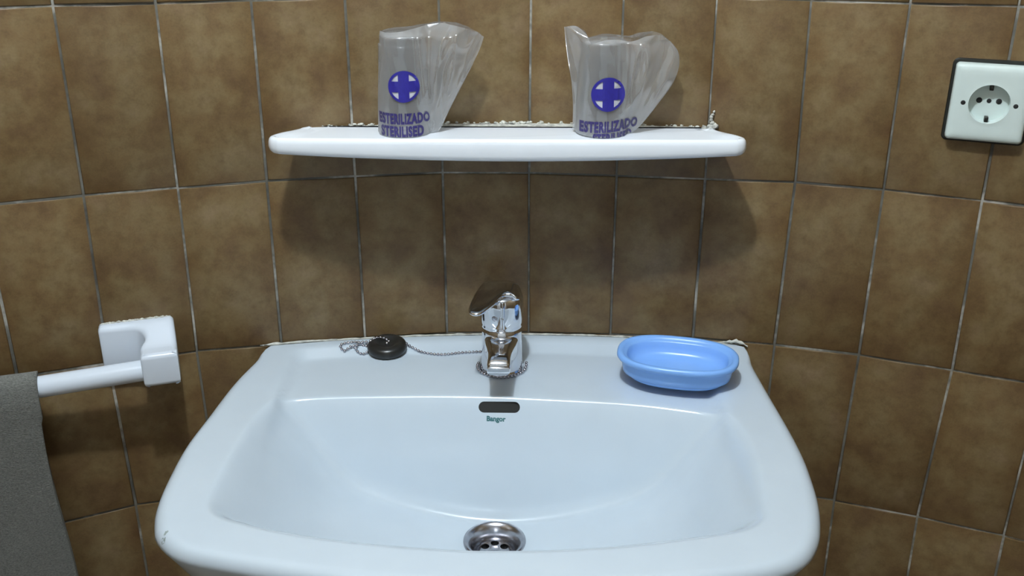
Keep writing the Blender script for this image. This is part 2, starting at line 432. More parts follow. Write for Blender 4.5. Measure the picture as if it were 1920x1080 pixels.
# ------------------------------------------------------------------ wash basin
ZR = -0.408
OUT = [(-.317, -.046), (-.309, -.0385)] + [(x, wall_y(x) - .004) for x in np.linspace(-.30, .25, 12)] + [
    (.259, -.0305), (.264, -.036), (.2665, -.09), (.2695, -.142), (.274, -.214), (.2755, -.255), (.275, -.292), (.270, -.348), (.260, -.392), (.248, -.419),
    (.232, -.438), (.206, -.452), (.174, -.461), (.10, -.472), (0, -.479), (-.036, -.480), (-.10, -.477), (-.174, -.466), (-.261, -.447),
    (-.305, -.433), (-.329, -.411), (-.338, -.392), (-.344, -.370), (-.3485, -.332), (-.350, -.264), (-.344, -.202), (-.335, -.122)]
INN = [(-.282, -.174), (-.265, -.157), (-.222, -.150), (-.13, -.1455), (-.054, -.1455), (-.012, -.148), (.104, -.159), (.167, -.172), (.200, -.184), (.217, -.200),
       (.2255, -.228), (.228, -.257), (.227, -.29), (.224, -.325), (.220, -.362), (.212, -.387), (.190, -.404), (.142, -.417), (.079, -.429), (.017, -.4355),
       (-.029, -.437), (-.06, -.4365), (-.121, -.431), (-.184, -.421), (-.246, -.405), (-.284, -.388), (-.298, -.370), (-.3015, -.345), (-.300, -.299), (-.297, -.241), (-.292, -.203)]
NA = 240
BC = Vector((-.036, -.29)); DC = Vector((-.036, -.247)); DR = 0.030
def star(poly, c, n):
    """points where rays from c meet the closed polyline"""
    P = np.array([(p[0], p[1]) for p in poly]); Q = np.roll(P, -1, 0); out = []
    for k in range(n):
        a = 2 * math.pi * k / n; d = np.array((math.cos(a), math.sin(a))); best = 0
        e = Q - P; w0 = P - np.array((c[0], c[1]))
        den = d[0] * e[:, 1] - d[1] * e[:, 0]
        den = np.where(abs(den) < 1e-12, 1e-12, den)
        t = (w0[:, 0] * e[:, 1] - w0[:, 1] * e[:, 0]) / den
        u = (w0[:, 0] * d[1] - w0[:, 1] * d[0]) / den
        ok = (u >= -1e-9) & (u <= 1 + 1e-9) & (t > 0)
        best = t[ok].max()
        out.append((c[0] + best * d[0], c[1] + best * d[1]))
    return np.array(out)
O_ = star([(p.x, p.y) for p in catmull([(x, y, 0) for x, y in OUT], 6, True)], BC, NA)
I_ = star([(p.x, p.y) for p in catmull([(x, y, 0) for x, y in INN], 8, True)], BC, NA)
ang = np.array([2 * math.pi * k / NA for k in range(NA)])
D_ = np.stack([DC.x + DR * np.cos(ang), DC.y + DR * np.sin(ang)], 1)
dirs = np.stack([np.cos(ang), np.sin(ang)], 1)
isback = ss(-.075, -.05, O_[:, 1])
sn = np.sin(ang)
wb_, wf_ = ss(.36, .50, sn), ss(-.30, -.50, sn)
SL = .85 + wb_ * 1.05 + wf_ * .75                # wall steepness of the bowl
EE = .022 - wb_ * .015 - wf_ * .012              # lip softness
def deck_drop(p):
    x, y = p[:, 0], p[:, 1]
    wy = np.array([wall_y(q) for q in x])
    return .0085 * ss(-.279, -.270, x) * (1 - ss(.203, .212, x)) * (1 - ss(-.036, -.022, y - wy)) * ss(-.26, -.17, y)
def seg_dist(p, ids):
    d2 = np.full(len(p), 9.)
    for k0, k1 in zip(ids, ids[1:]):
        A = I_[k0]; e = I_[k1] - A; L2 = (e ** 2).sum()
        t = np.clip(((p - A) @ e) / L2, 0, 1)
        d2 = np.minimum(d2, ((p - A - t[:, None] * e) ** 2).sum(1))
    return np.sqrt(d2)
def group(a0, a1):
    return [k % NA for k in range(int(round(a0 / 360 * NA)), int(round(a1 / 360 * NA)) + 1)]
# rear wall, left wall, front wall, right wall: (edge run, steepness, lip softness)
WALLS = [(group(21, 155), 2.5, .0060), (group(155, 205), 1.25, .009), (group(205, 338), 1.4, .013), (group(338, 381), 1.25, .009)]
def smin(a, b, k):
    h = np.clip(.5 + .5 * (b - a) / k, 0, 1)
    return b * (1 - h) + a * h - k * h * (1 - h)
def bowl_depth(p):
    fx = np.abs(p[:, 0] - BC.x) / .285
    rd = np.hypot(p[:, 0] - DC.x, p[:, 1] - DC.y)
    out = .122 * (1 - .74 * np.clip(fx, 0, 1.2) ** 2.0) + .010 * (1 - np.clip(rd / .16, 0, 1))
    ds = [seg_dist(p, g) for g, _, _ in WALLS]
    dm = np.minimum.reduce(ds)
    k = 1e-5 + .020 * np.clip(dm / .05, 0, 1)
    for d, (g, sl, e) in zip(ds, WALLS):
        out = smin(out, sl * (np.sqrt(d * d + e * e) - e), k)
    return out
def smoothc(a, n):
    for _ in range(n): a = (np.roll(a, 1) + 2 * a + np.roll(a, -1)) / 4
    return a
SLs, EEs = smoothc(SL, 12), smoothc(EE, 12)

loops = []
def addloop(p, z): loops.append([(float(a[0]), float(a[1]), float(b)) for a, b in zip(p, z)])
one = np.ones(NA)
inw = -dirs
fr = .013 * (1 - isback) + .0035 * isback
# underside from the drain outwards, skirt, outer roll, rim
addloop(D_, (ZR - .185) * one)
addloop(DC.to_tuple() + (D_ - DC.to_tuple()) * 1.8, (ZR - .185) * one)
for off, dz in ((.15, -.178), (.11, -.160), (.075, -.125), (.045, -.085), (.022, -.050), (.008, -.026)):
    addloop(O_ + inw * (off * (1 - isback))[:, None], ZR + dz * (1 - .0 * isback))
for k in range(6):
    a = math.pi / 2 * k / 5
    addloop(O_ + inw * (fr * (1 - math.cos(a)))[:, None], ZR - fr * (1 - math.sin(a)))
Orim = O_ + inw * fr[:, None]
for t in np.linspace(0, 1, 16)[1:]:
    p = Orim + (I_ - Orim) * t
    addloop(p, ZR - deck_drop(p))
for t in (np.linspace(0, 1, 44)[1:]) ** 1.25:
    p = I_ + (D_ - I_) * t
    addloop(p, ZR - deck_drop(p) - bowl_depth(p))
ZD = float(np.mean([q[2] for q in loops[-1]]))
loops[-1] = [(a, b, ZD - .001) for a, b, c in loops[-1]]
v, f = loft(loops, ring=True)
BASIN = thing('wash_basin', 'white ceramic wash basin with a wide bowl and flat tap ledge against the brown tiles', 'wash basin', (-.036, -.25, ZR - .185))
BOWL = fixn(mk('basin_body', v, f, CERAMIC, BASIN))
bmb = bmesh.new(); bmb.from_mesh(BOWL.data); BVH = BVHTree.FromBMesh(bmb); bmb.free()
bo = ORG[BASIN]
def hit(p, d):
    h = BVH.ray_cast(Vector(p) - bo, Vector(d))
    return (h[0] + bo, h[1])
def deck_z(x, y):
    return hit((x, y, 0), (0, 0, -1))[0].z

# overflow slot in the rear wall of the bowl
oc, on = hit((-.0325, -.35, -.4265), (0, 1, 0))
if on.y > 0: on = -on
ox = Vector((1, 0, 0)); ou = on.cross(ox).normalized()
if ou.z < 0: ou = -ou
def capsule(w2, h2, n=12):
    L = []
    for k in range(n + 1): a = -math.pi / 2 + math.pi * k / n; L.append((w2 - h2 + h2 * math.cos(a), h2 * math.sin(a)))
    for k in range(n + 1): a = math.pi / 2 + math.pi * k / n; L.append((-w2 + h2 + h2 * math.cos(a), h2 * math.sin(a)))
    return L
def slot(w2, h2, d0, d1):
    return loft([[tuple(oc + ox * a + ou * b + on * d) for a, b in capsule(w2, h2)] for d in (d0, d1)], True, True, True)
v, f = slot(.0232, .0062, .02, -.012)
cut = fixn(mk('cutter', v, f, CERAMIC, origin=(0, 0, 0))); cut.location = (0, 0, H)
boolean_cut(BOWL, cut)
BOWL.data.polygons.foreach_set('use_smooth', [True] * len(BOWL.data.polygons))
BOWL.data.set_sharp_from_angle(angle=math.radians(50))
v, f = slot(.0234, .0064, -.0015, -.0125)
tag(mk('overflow_shade', v, f, DARK, BASIN, smooth=False), 'dark plug painted as the shade inside the oval overflow slot')  # solid dark plug, its colour stands in for shade in the slot
# small maker's name under the slot
bm = text_mesh('Bangor', .0080, .0003, .92)
vv = []
for q in bm.verts:
    h = hit((-.0362 + q.co.x, -.35, -.4385 + q.co.y * .9), (0, 1, 0))[0]
    vv.append((h.x, h.y - .0003, h.z + .0002))
bm.faces.ensure_lookup_table(); bm.verts.index_update()
ff = [[q.index for q in p.verts] for p in bm.faces]; bm.free()
tag(mk('maker_name', vv, ff, TEAL, BASIN, smooth=False), 'small green printed maker name')
# worn spot on the front left of the rim
random.seed(5); cv = []
for k in range(7):
    cxp, cyp = -.3215 + random.uniform(-.0022, .0022), -.4125 + random.uniform(-.006, .005)
    rp = random.uniform(.0007, .0016); pts = []
    for m in range(7):
        a = 2 * math.pi * m / 7; q = rp * random.uniform(.6, 1.2)
        h = hit((cxp + q * math.cos(a), cyp + 1.6 * q * math.sin(a), 0), (0, 0, -1))[0]
        pts.append((h.x, h.y, h.z + .00015))
    cv.append((pts, [list(range(7))]))
v, f = join(cv)
tag(mk('worn_spot', v, f, WORN, BASIN, smooth=False), 'small grey worn spot on the rim')
# waste fitting
zt = ZD + .0012
prof = [(.0300, -.006), (.0338, -.0005), (.0335, .0012), (.0318, .0021), (.0295, .0014), (.0262, -.002), (.0235, -.0068), (.0215, -.0110), (.0208, -.016)]
v, f = lathe(prof, (DC.x, DC.y, zt), 64, cap0=False, cap1=False)
WASTE = mk('waste_flange', v, f, STEEL, BASIN)
v, f = lathe([(.0005, -.0110), (.0035, -.0110), (.0055, -.0118), (.0085, -.0120), (.0150, -.0120), (.0185, -.0132), (.0209, -.0150), (.0209, -.019), (.0005, -.019)], (DC.x, DC.y, zt), 64)
STR = fixn(mk('strainer', v, f, STEEL, BASIN))
hv = []
for k in range(6):
    a = math.pi / 2 + k * math.pi / 3
    hv.append(lathe([(.0046, -.03), (.0046, .01)], (DC.x + .0120 * math.cos(a), DC.y + .0120 * math.sin(a), zt), 24))
v, f = join(hv)
cut = fixn(mk('cutter', v, f, STEEL, origin=(0, 0, 0))); cut.location = (0, 0, H)
boolean_cut(STR, cut)
STR.data.polygons.foreach_set('use_smooth', [True] * len(STR.data.polygons)); STR.data.set_sharp_from_angle(angle=math.radians(35))
v, f = lathe([(.029, -.036), (.0207, -.0205)], (DC.x, DC.y, zt), 40)
mk('waste_pipe_shade', v, f, DARK, BASIN)  # solid dark plug paints the shade seen through the strainer holes
# caulk between basin and tiles
def lumpy_strip(path, r, seed, n=8, sq=1.0):
    P = []
    for k in range(len(path) - 1):
        for m in range(n): P.append(Vector(path[k]).lerp(Vector(path[k + 1]), m / n))
    P.append(Vector(path[-1]))
    L = []
    for k, p in enumerate(P):
        t = (P[min(k + 1, len(P) - 1)] - P[max(k - 1, 0)]).normalized()
        s_ = t.cross(Vector((0, 0, 1))).normalized()
        rr = r * (.75 + .8 * noise.noise((k * .37 + seed, seed, 0)) + .35 * noise.noise((k * 1.3, seed, 3)))
        rr = max(rr, r * .25) * (.15 + .85 * min(1, k / 6, (len(P) - 1 - k) / 6))
        L.append([tuple(p + s_ * (rr * sq * math.cos(a)) + Vector((0, 0, 1)) * (rr * math.sin(a) + r * .4 * noise.noise((k * .8, a, seed)))) for a in [2 * math.pi * i / 7 for i in range(7)]])
    return loft(L, True, True, True)
v, f = lumpy_strip([(x, wall_y(x) - .0025, ZR - .0008) for x in np.linspace(-.322, .262, 40)], .0017, 1.0, 3)
tag(mk('caulk', v, f, CAULK, BASIN), 'rough dirty white sealant along the tiles')
v, f = lumpy_strip([(x, wall_y(x) - .0035, ZR + .0005 + dz) for x, dz in ((.236, 0), (.246, .002), (.254, .003), (.262, .001), (.268, -.003))], .0040, 5.0, 3)
mk('caulk', v, f, CAULK, BASIN)
v, f = lumpy_strip([(x, wall_y(x) - .0030, ZR + .0003) for x in (-.325, -.315, -.30, -.28, -.255, -.235)], .0026, 9.0, 3)
mk('caulk', v, f, CAULK, BASIN)

# ------------------------------------------------------------------ mixer tap
TX, TY = -.031, -.078
ZDK = deck_z(TX - .045, TY)
TAP = thing('mixer_tap', 'chrome single-lever mixer tap standing on the basin ledge', 'tap', (TX, TY, ZDK))
v, f = lathe([(.0262, -.001), (.0262, .002), (.0250, .004), (.0244, .006), (.0238, .020), (.0232, .040), (.0234, .050), (.0230, .0535), (.0215, .0548), (.0215, .057)], (TX, TY, ZDK), 64)
sharp_by_angle(mk('tap_body', v, f, CHROME, TAP), 50)
# spout: lofted arm towards the room
def rrect(cx, cz, w2, h2, y, n=6, r=.35, crown=0.0):
    L = []; rr = min(w2, h2) * r * 2
    rr = min(rr, w2, h2)
    for (sx, sz, a0) in ((1, 1, 0), (-1, 1, 90), (-1, -1, 180), (1, -1, 270)):
        for k in range(n + 1):
            a = math.radians(a0 + 90 * k / n)
            px = sx * (w2 - rr) + rr * math.cos(a); pz = sz * (h2 - rr) + rr * math.sin(a)
            if sz > 0: pz += crown * (1 - (px / w2) ** 2)
            L.append((cx + px, y, cz + pz))
    return L
st = []
for y, zc, w2, h2, cr in ((TY + .005, .034, .0195, .0150, .001), (TY - .016, .034, .0195, .0150, .001), (TY - .028, .0345, .0178, .0138, .001), (TY - .042, .0355, .0155, .0118, .002), (TY - .058, .0375, .0138, .0098, .0035), (TY - .070, .0385, .0132, .0088, .0048), (TY - .079, .0385, .0130, .0078, .0036), (TY - .0835, .0380, .0126, .0066, .0016), (TY - .0850, .0375, .0118, .0056, .0006)):
    st.append(rrect(TX - .002 * min(1, (TY - y) / .08), ZDK + zc + .003 * min(1, max(0, (TY - y) / .06)), w2, h2, y, crown=cr, r=.30))
v, f = loft(st, True, True, True)
SPOUT = sharp_by_angle(fixn(mk('spout', v, f, CHROME, TAP)), 55)
v, f = lathe([(.0100, -.004), (.0112, -.003), (.0112, .004)], (TX - .002, TY - .069, ZDK + .034), 32)
mk('aerator', v, f, STEEL, SPOUT)
v, f = bevelled(*prism([(TX - .0145, TY - .0868), (TX + .0105, TY - .0868), (TX + .0105, TY - .0825), (TX - .0145, TY - .0825)], lambda x, y: ZDK + .0375, lambda x, y: ZDK + .0445), .0010, 2)
sharp_by_angle(mk('spout_end_plate', v, f, CHROME, SPOUT), 60)
# neck ring and cap below the lever
v, f = lathe([(.0218, .055), (.0236, .0562), (.0241, .0580), (.0236, .0600), (.0242, .062), (.0252, .068), (.0254, .080), (.0250, .089), (.0236, .0945), (.0205, .0970), (.012, .0985), (.004, .0990), (.0005, .0991)], (TX, TY, ZDK), 64)
HND = sharp_by_angle(mk('handle_cap', v, f, CHROME, TAP), 60)
# lever: flat hooded plate whose point reaches to the front left
lev = [(-.0355, -.0540), (-.0305, -.0625), (-.0215, -.0610), (-.0095, -.0420), (.0010, -.0215), (.0090, -.0185), (.0175, -.0210), (.0225, -.0110), (.0230, .0050), (.0190, .0190), (.0100, .0285), (-.0040, .0320), (-.0155, .0260), (-.0235, .0090), (-.0290, -.0130), (-.0335, -.0350)]
PL = catmull([Vector((a, b, 0)) for a, b in lev], 6, True); lc = Vector((-.0045, -.0040, 0))
def levz(x, y): return .1035 - .10 * max(0, -.012 - y) ** 1.0 * .9 - .007 * max(0, (x - .008) / .015) ** 2 - .004 * max(0, (y - .012) / .016) ** 2
sec = []
for sc_l, dz in ((0.02, -.0052), (.55, -.0052), (.92, -.0050), (.975, -.0042), (.993, -.0032), (1.0, -.0024), (.992, -.0014), (.97, -.0004), (.93, .0), (.75, .0008), (.5, .0012), (.25, .0013), (.02, .0013)):
    L = []
    for p in PL:
        q = lc + (p - lc) * sc_l
        L.append((TX + q.x, TY + q.y, ZDK + levz(q.x, q.y) + dz))
    sec.append(L)
v, f = loft(sec, True, True, True)
LEV = sharp_by_angle(fixn(mk('lever', v, f, CHROME, TAP)), 60)
# round temperature mark and the moulded rib on the cap front
fd = Vector((-.30, -.953, 0)); fs = Vector((fd.y * -1, fd.x, 0)) * -1
v, f = lathe([(.0034, -.002), (.0034, .0006), (.0026, .0010), (.0005, .0010)], Vector((TX, TY, ZDK + .0745)) + fd * .0246, 24, X=Vector((fd.y, -fd.x, 0)), Y=Vector((0, 0, 1)), Z=fd)
mk('temperature_mark', v, f, STEEL, HND)
v, f = tube(catmull([Vector((TX + .0008, TY, ZDK + z)) + Vector((.02, -1, 0)).normalized() * r for r, z in ((.0236, .061), (.0247, .068), (.0249, .078), (.0245, .088), (.0232, .0940))], 6), .0026, 10)
mk('cap_rib', v, f, CHROME, HND)

# ------------------------------------------------------------------ plug and ball chain
PX, PY = -.171, -.0395
ZP = deck_z(PX, PY - .015)
PLUG = thing('sink_plug', 'round black rubber plug lying on the basin ledge', 'plug', (PX, PY, ZP))
tiltm = Matrix.Rotation(math.radians(4), 3, 'X')
def tilted(v): return [tuple(Vector((PX, PY, ZP + .001)) + tiltm @ (Vector(p) - Vector((PX, PY, ZP)))) for p in v]
v, f = lathe([(.0185, .0), (.0215, .0012), (.0236, .0045), (.0240, .0078), (.0228, .0112), (.0200, .0135), (.0165, .0142), (.0125, .0132), (.0098, .0112), (.0075, .0104), (.0005, .0102)], (PX, PY, ZP), 56)
mk('plug_body', tilted(v), f, RUBBER, PLUG)
v, f = lathe([(.0022, .010), (.0022, .0125), (.0012, .0135), (.0004, .0137)], (PX, PY, ZP), 16)
mk('eyelet', tilted(v), f, STEEL, PLUG)
CH = thing('ball_chain', 'thin steel ball chain running from the black plug to the tap base', 'chain', (-.11, -.05, ZDK))
def bead_run(path, dz=.0017):
    P = catmull([Vector(p) for p in path], 12); out = [P[0]]; acc = 0; sp_ = .0043
    for a, b in zip(P, P[1:]):
        seg = (b - a).length; pos = sp_ - acc
        while pos <= seg:
            out.append(a.lerp(b, pos / seg)); pos += sp_
        acc = (acc + seg) % sp_
    return out
def dk(x, y, up=.0017): return (x, y, deck_z(x, y) + up)
pt = ZP + .0155
runA = [(PX + .002, PY + .002, pt - .0015), (PX - .004, PY + .007, pt), (PX - .012, PY + .006, pt + .0015), (PX - .020, PY + .003, pt - .0015), (PX - .027, PY + .001, pt - .009), dk(-.203, -.0365, .003), dk(-.213, -.0330), dk(-.223, -.0360), dk(-.2275, -.0415), dk(-.222, -.0470), dk(-.212, -.0420, .0035), dk(-.205, -.0470), dk(-.198, -.0485), dk(-.1915, -.0420), dk(-.196, -.0355, .0035), dk(-.205, -.0385, .004), dk(-.209, -.0445, .0035)]
runB = [dk(-.1480, -.0350, .004), dk(-.1400, -.0370), dk(-.128, -.0425), dk(-.112, -.0475), dk(-.098, -.0475), dk(-.084, -.0435), dk(-.070, -.0415), dk(-.0560, -.0400)]
runC = [(TX + .0290 * math.cos(a), TY + .0280 * math.sin(a), ZDK + .0020 + .007 * max(0, math.sin(a + .5)) ) for a in [math.radians(q) for q in (165, 185, 210, 235, 260, 285, 310, 335, 355, 370)]]
bv = []; wv = []
sph = bmesh.new(); bmesh.ops.create_uvsphere(sph, u_segments=10, v_segments=7, radius=.00185); sv, sf = bm_out(sph)
for run in (runA, runB, runC):
    br = bead_run(run)
    for p in br: bv.append(([(a + p.x, b + p.y, c + p.z) for a, b, c in sv], sf))
    wv.append(tube(br, .0005, 6))
v, f = join(bv); tag(mk('beads', v, f, BEADM, CH), 'row of small steel balls', kind='stuff')
v, f = join(wv); mk('chain_wire', v, f, STEEL, CH)

# ------------------------------------------------------------------ soap dish
SC = Vector((.1685, -.1165)); sa = math.radians(-13)
sdx = Vector((math.cos(sa), math.sin(sa))); sdy = Vector((-math.sin(sa), math.cos(sa)))
def stadium(hl, hw, z, n=96, p=2.5):
    raw = []
    for k in range(720):
        a = 2 * math.pi * k / 720; c, s_ = math.cos(a), math.sin(a)
        raw.append((math.copysign(abs(c) ** (2 / p), c) * hl, math.copysign(abs(s_) ** (2 / p), s_) * hw))
    raw = np.array(raw + raw[:1]); ln = np.r_[0, np.cumsum(np.hypot(*np.diff(raw, axis=0).T))]
    L = []
    for t in np.linspace(0, ln[-1], n + 1)[:-1]:
        q = SC + sdx * float(np.interp(t, ln, raw[:, 0])) + sdy * float(np.interp(t, ln, raw[:, 1]))
        L.append((q.x, q.y, z))
    return L
ZS = -.4080
prof = [(.0480, .0265, .0005), (.0500, .0285, 0), (.0525, .030, .0015), (.0530, .0305, .0050), (.0575, .0345, .0060), (.0605, .0375, .0085), (.0618, .0385, .015), (.0624, .0392, .0225), (.0632, .0400, .0245),
        (.0668, .0438, .0252), (.0682, .0452, .0275), (.0680, .0450, .0300), (.0664, .0434, .0318), (.0630, .0402, .0318), (.0610, .0382, .0302), (.0596, .0368, .0285), (.0578, .0352, .0282), (.0566, .0340, .0268), (.0555, .0330, .022), (.0530, .0310, .0165), (.0480, .0270, .0130), (.038, .019, .0118), (.02, .008, .0112)]
v, f = loft([stadium(a, b, ZS + c) for a, b, c in prof], True, True, True)
tag(sharp_by_angle(mk('soap_dish', v, f, BLUEP), 60), 'empty light blue oval plastic soap dish on the right of the basin ledge', 'soap dish')

# ------------------------------------------------------------------ ceramic shelf
ZSF = -.1425
def shelf_outline(n=64):
    xl, xr = -.2725, .2225
    pts = [(-.2585, wall_y(-.2585) - .003), (-.270, -.06), (-.2770, -.088), (-.2770, -.100), (-.269, -.1085), (-.250, -.1105), (-.15, -.1115), (-.025, -.112), (.10, -.1115), (.201, -.1105), (.220, -.1085), (.2275, -.100), (.2275, -.088), (.2195, -.06), (.2075, wall_y(.2075) - .003)]
    P = catmull([(x, y, 0) for x, y in pts], 8)
    B = [Vector((x, -.0195, 0)) for x in np.linspace(.2075, -.2585, 40)[1:-1]]
    return [(p.x, p.y) for p in P] + [(p.x, p.y) for p in B]
SO = shelf_outline(); sc_ = Vector((-.025, -.06))
def shr(d):
    out = []
    n = len(SO)
    for k, (x, y) in enumerate(SO):
        a = Vector(SO[(k - 1) % n]); b = Vector(SO[(k + 1) % n]); t = (b - a).normalized()
        nrm = Vector((-t.y, t.x))
        if nrm.dot(sc_ - Vector((x, y))) < 0: nrm = -nrm
        if y > -.0205: nrm = Vector((0, 0)) if True else nrm
        q = Vector((x, y)) + nrm * d
        out.append((q.x, min(q.y, -.0195) if y > -.03 else q.y))
    return out
def lipz(y): return -.1412 + (.0084) * float(ss(-.02, -.105, y))
def botz(x): return -.1505 - .0068 * (1 - ((x + .025) / .25) ** 2)
LL = []
LL.append([(x, y, -.1490) for x, y in shr(.030)])
LL.append([(x, y, botz(x) + .0015) for x, y in shr(.012)])
LL.append([(x, y, botz(x) + .0004) for x, y in shr(.006)])
LL.append([(x, y, botz(x) + .0010) for x, y in shr(.003)])
LL.append([(x, y, botz(x) + .0035) for x, y in shr(.0008)])
LL.append([(x, y, botz(x) + .0070) for x, y in shr(0)])
LL.append([(x, y, lipz(y) - .0060) for x, y in shr(.0004)])
LL.append([(x, y, lipz(y) - .0028) for x, y in shr(.0013)])
LL.append([(x, y, lipz(y) - .0008) for x, y in shr(.0030)])
LL.append([(x, y, lipz(y)) for x, y in shr(.0055)])
LL.append([(x, y, lipz(y) - .0006) for x, y in shr(.0080)])
LL.append([(x, y, min(lipz(y) - .002, ZSF + .004)) for x, y in shr(.0125)])
LL.append([(x, y, ZSF + .0008) for x, y in shr(.0180)])
LL.append([(x, y, ZSF) for x, y in shr(.0230)])
v, f = loft(LL, True, True, True)
SHELF = thing('ceramic_shelf', 'white glazed ceramic shelf mounted on the brown tiles above the basin', 'shelf', (-.025, -.06, -.158))
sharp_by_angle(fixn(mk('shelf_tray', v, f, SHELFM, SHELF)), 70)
# the gap behind the straight shelf back is packed with mortar
gx = list(np.linspace(-.2585, .2075, 30))
V2 = []
for x in gx: V2.append((x, -.0180))
for x in gx[::-1]: V2.append((x, wall_y(x) + .0015))
v, f = prism(V2, lambda x, y: -.150, lambda x, y: ZSF + .0003)
mk('mortar_bed', v, f, MORTAR, SHELF, smooth=False)
random.seed(11)
cr = []
ico = bmesh.new(); bmesh.ops.create_icosphere(ico, subdivisions=2, radius=1); iv, jf = bm_out(ico)
def lump(c, r, seed, sz=1.0):
    out = []
    for p in iv:
        k = 1 + .55 * noise.noise((p[0] * 1.6 + seed, p[1] * 1.6, p[2] * 1.6))
        out.append((c[0] + p[0] * r * k, c[1] + p[1] * r * k, c[2] + p[2] * r * k * sz))
    return out, jf
for k in range(120):
    x = random.choice([random.uniform(-.235, -.12), random.uniform(-.105, .05), random.uniform(-.06, .02), random.uniform(.11, .207)])
    r = random.uniform(.0010, .0029)
    cr.append(lump((x, wall_y(x) - r * .4, ZSF + random.uniform(.0, .0022)), r, k * 3.1, random.uniform(.35, .75)))
v, f = join(cr)
tag(mk('mortar_crumbs', v, f, MORTAR, SHELF), 'crumbly white mortar along the shelf back', kind='stuff')
v, f = join([lump((.2085 + dx, wall_y(.205) - .003, -.141 + dz), r, 40 + k) for k, (dx, dz, r) in enumerate(((-.012, -.001, .0032), (-.005, 0, .0040), (0, .001, .0038), (-.0035, .005, .0024), (-.0050, .0085, .0020), (-.0048, .0115, .0022), (-.0035, .0145, .0017), (-.0022, .0175, .0014)))])
tag(mk('mortar_blob', v, f, MORTAR, SHELF), 'knob of white mortar sticking up at the shelf corner')

# ------------------------------------------------------------------ cups in sterile bags
def make_cup(cx, cy, rt, rb, h, label):
    z0 = ZSF + .0012
    prof = [(rb - .0012, 0), (rb + .0006, .0004), (rb + .0006, .0035), (rb, .0045), (rb + (rt - rb) * .5, h * .5), (rt, h - .0105), (rt - .0016, h - .0098), (rt - .0016, h - .0012), (rt - .0030, h), (rt - .0050, h), (rt - .0058, h - .003), (.0005, h - .0038)]
    inner = [(r - .0009, z - (.0009 if z > h * .6 else 0)) for r, z in prof][::-1]
    inner = [(max(r, .0004), z) for r, z in inner]
    v, f = lathe(prof + inner, (cx, cy, z0), 56, cap0=False, cap1=False)
    o = mk('plastic_cup', v, f, CUPM)
    return tag(sharp_by_angle(o, 45), label, 'cup', 'clear cups on the shelf')
def poly_eval(pts, t):
    """piecewise-linear/catmull curve through pts, t in 0..1"""
    n = len(pts) - 1; x = min(max(t, 0), 1) * n; i = min(int(x), n - 1); u = x - i
    p0, p1, p2, p3 = [Vector(pts[max(0, min(n, i + k))]) for k in (-1, 0, 1, 2)]
    return 0.5 * ((2 * p1) + (p2 - p0) * u + (2 * p0 - 5 * p1 + 4 * p2 - p3) * u * u + (3 * p1 - p0 - 3 * p2 + p3) * u ** 3)
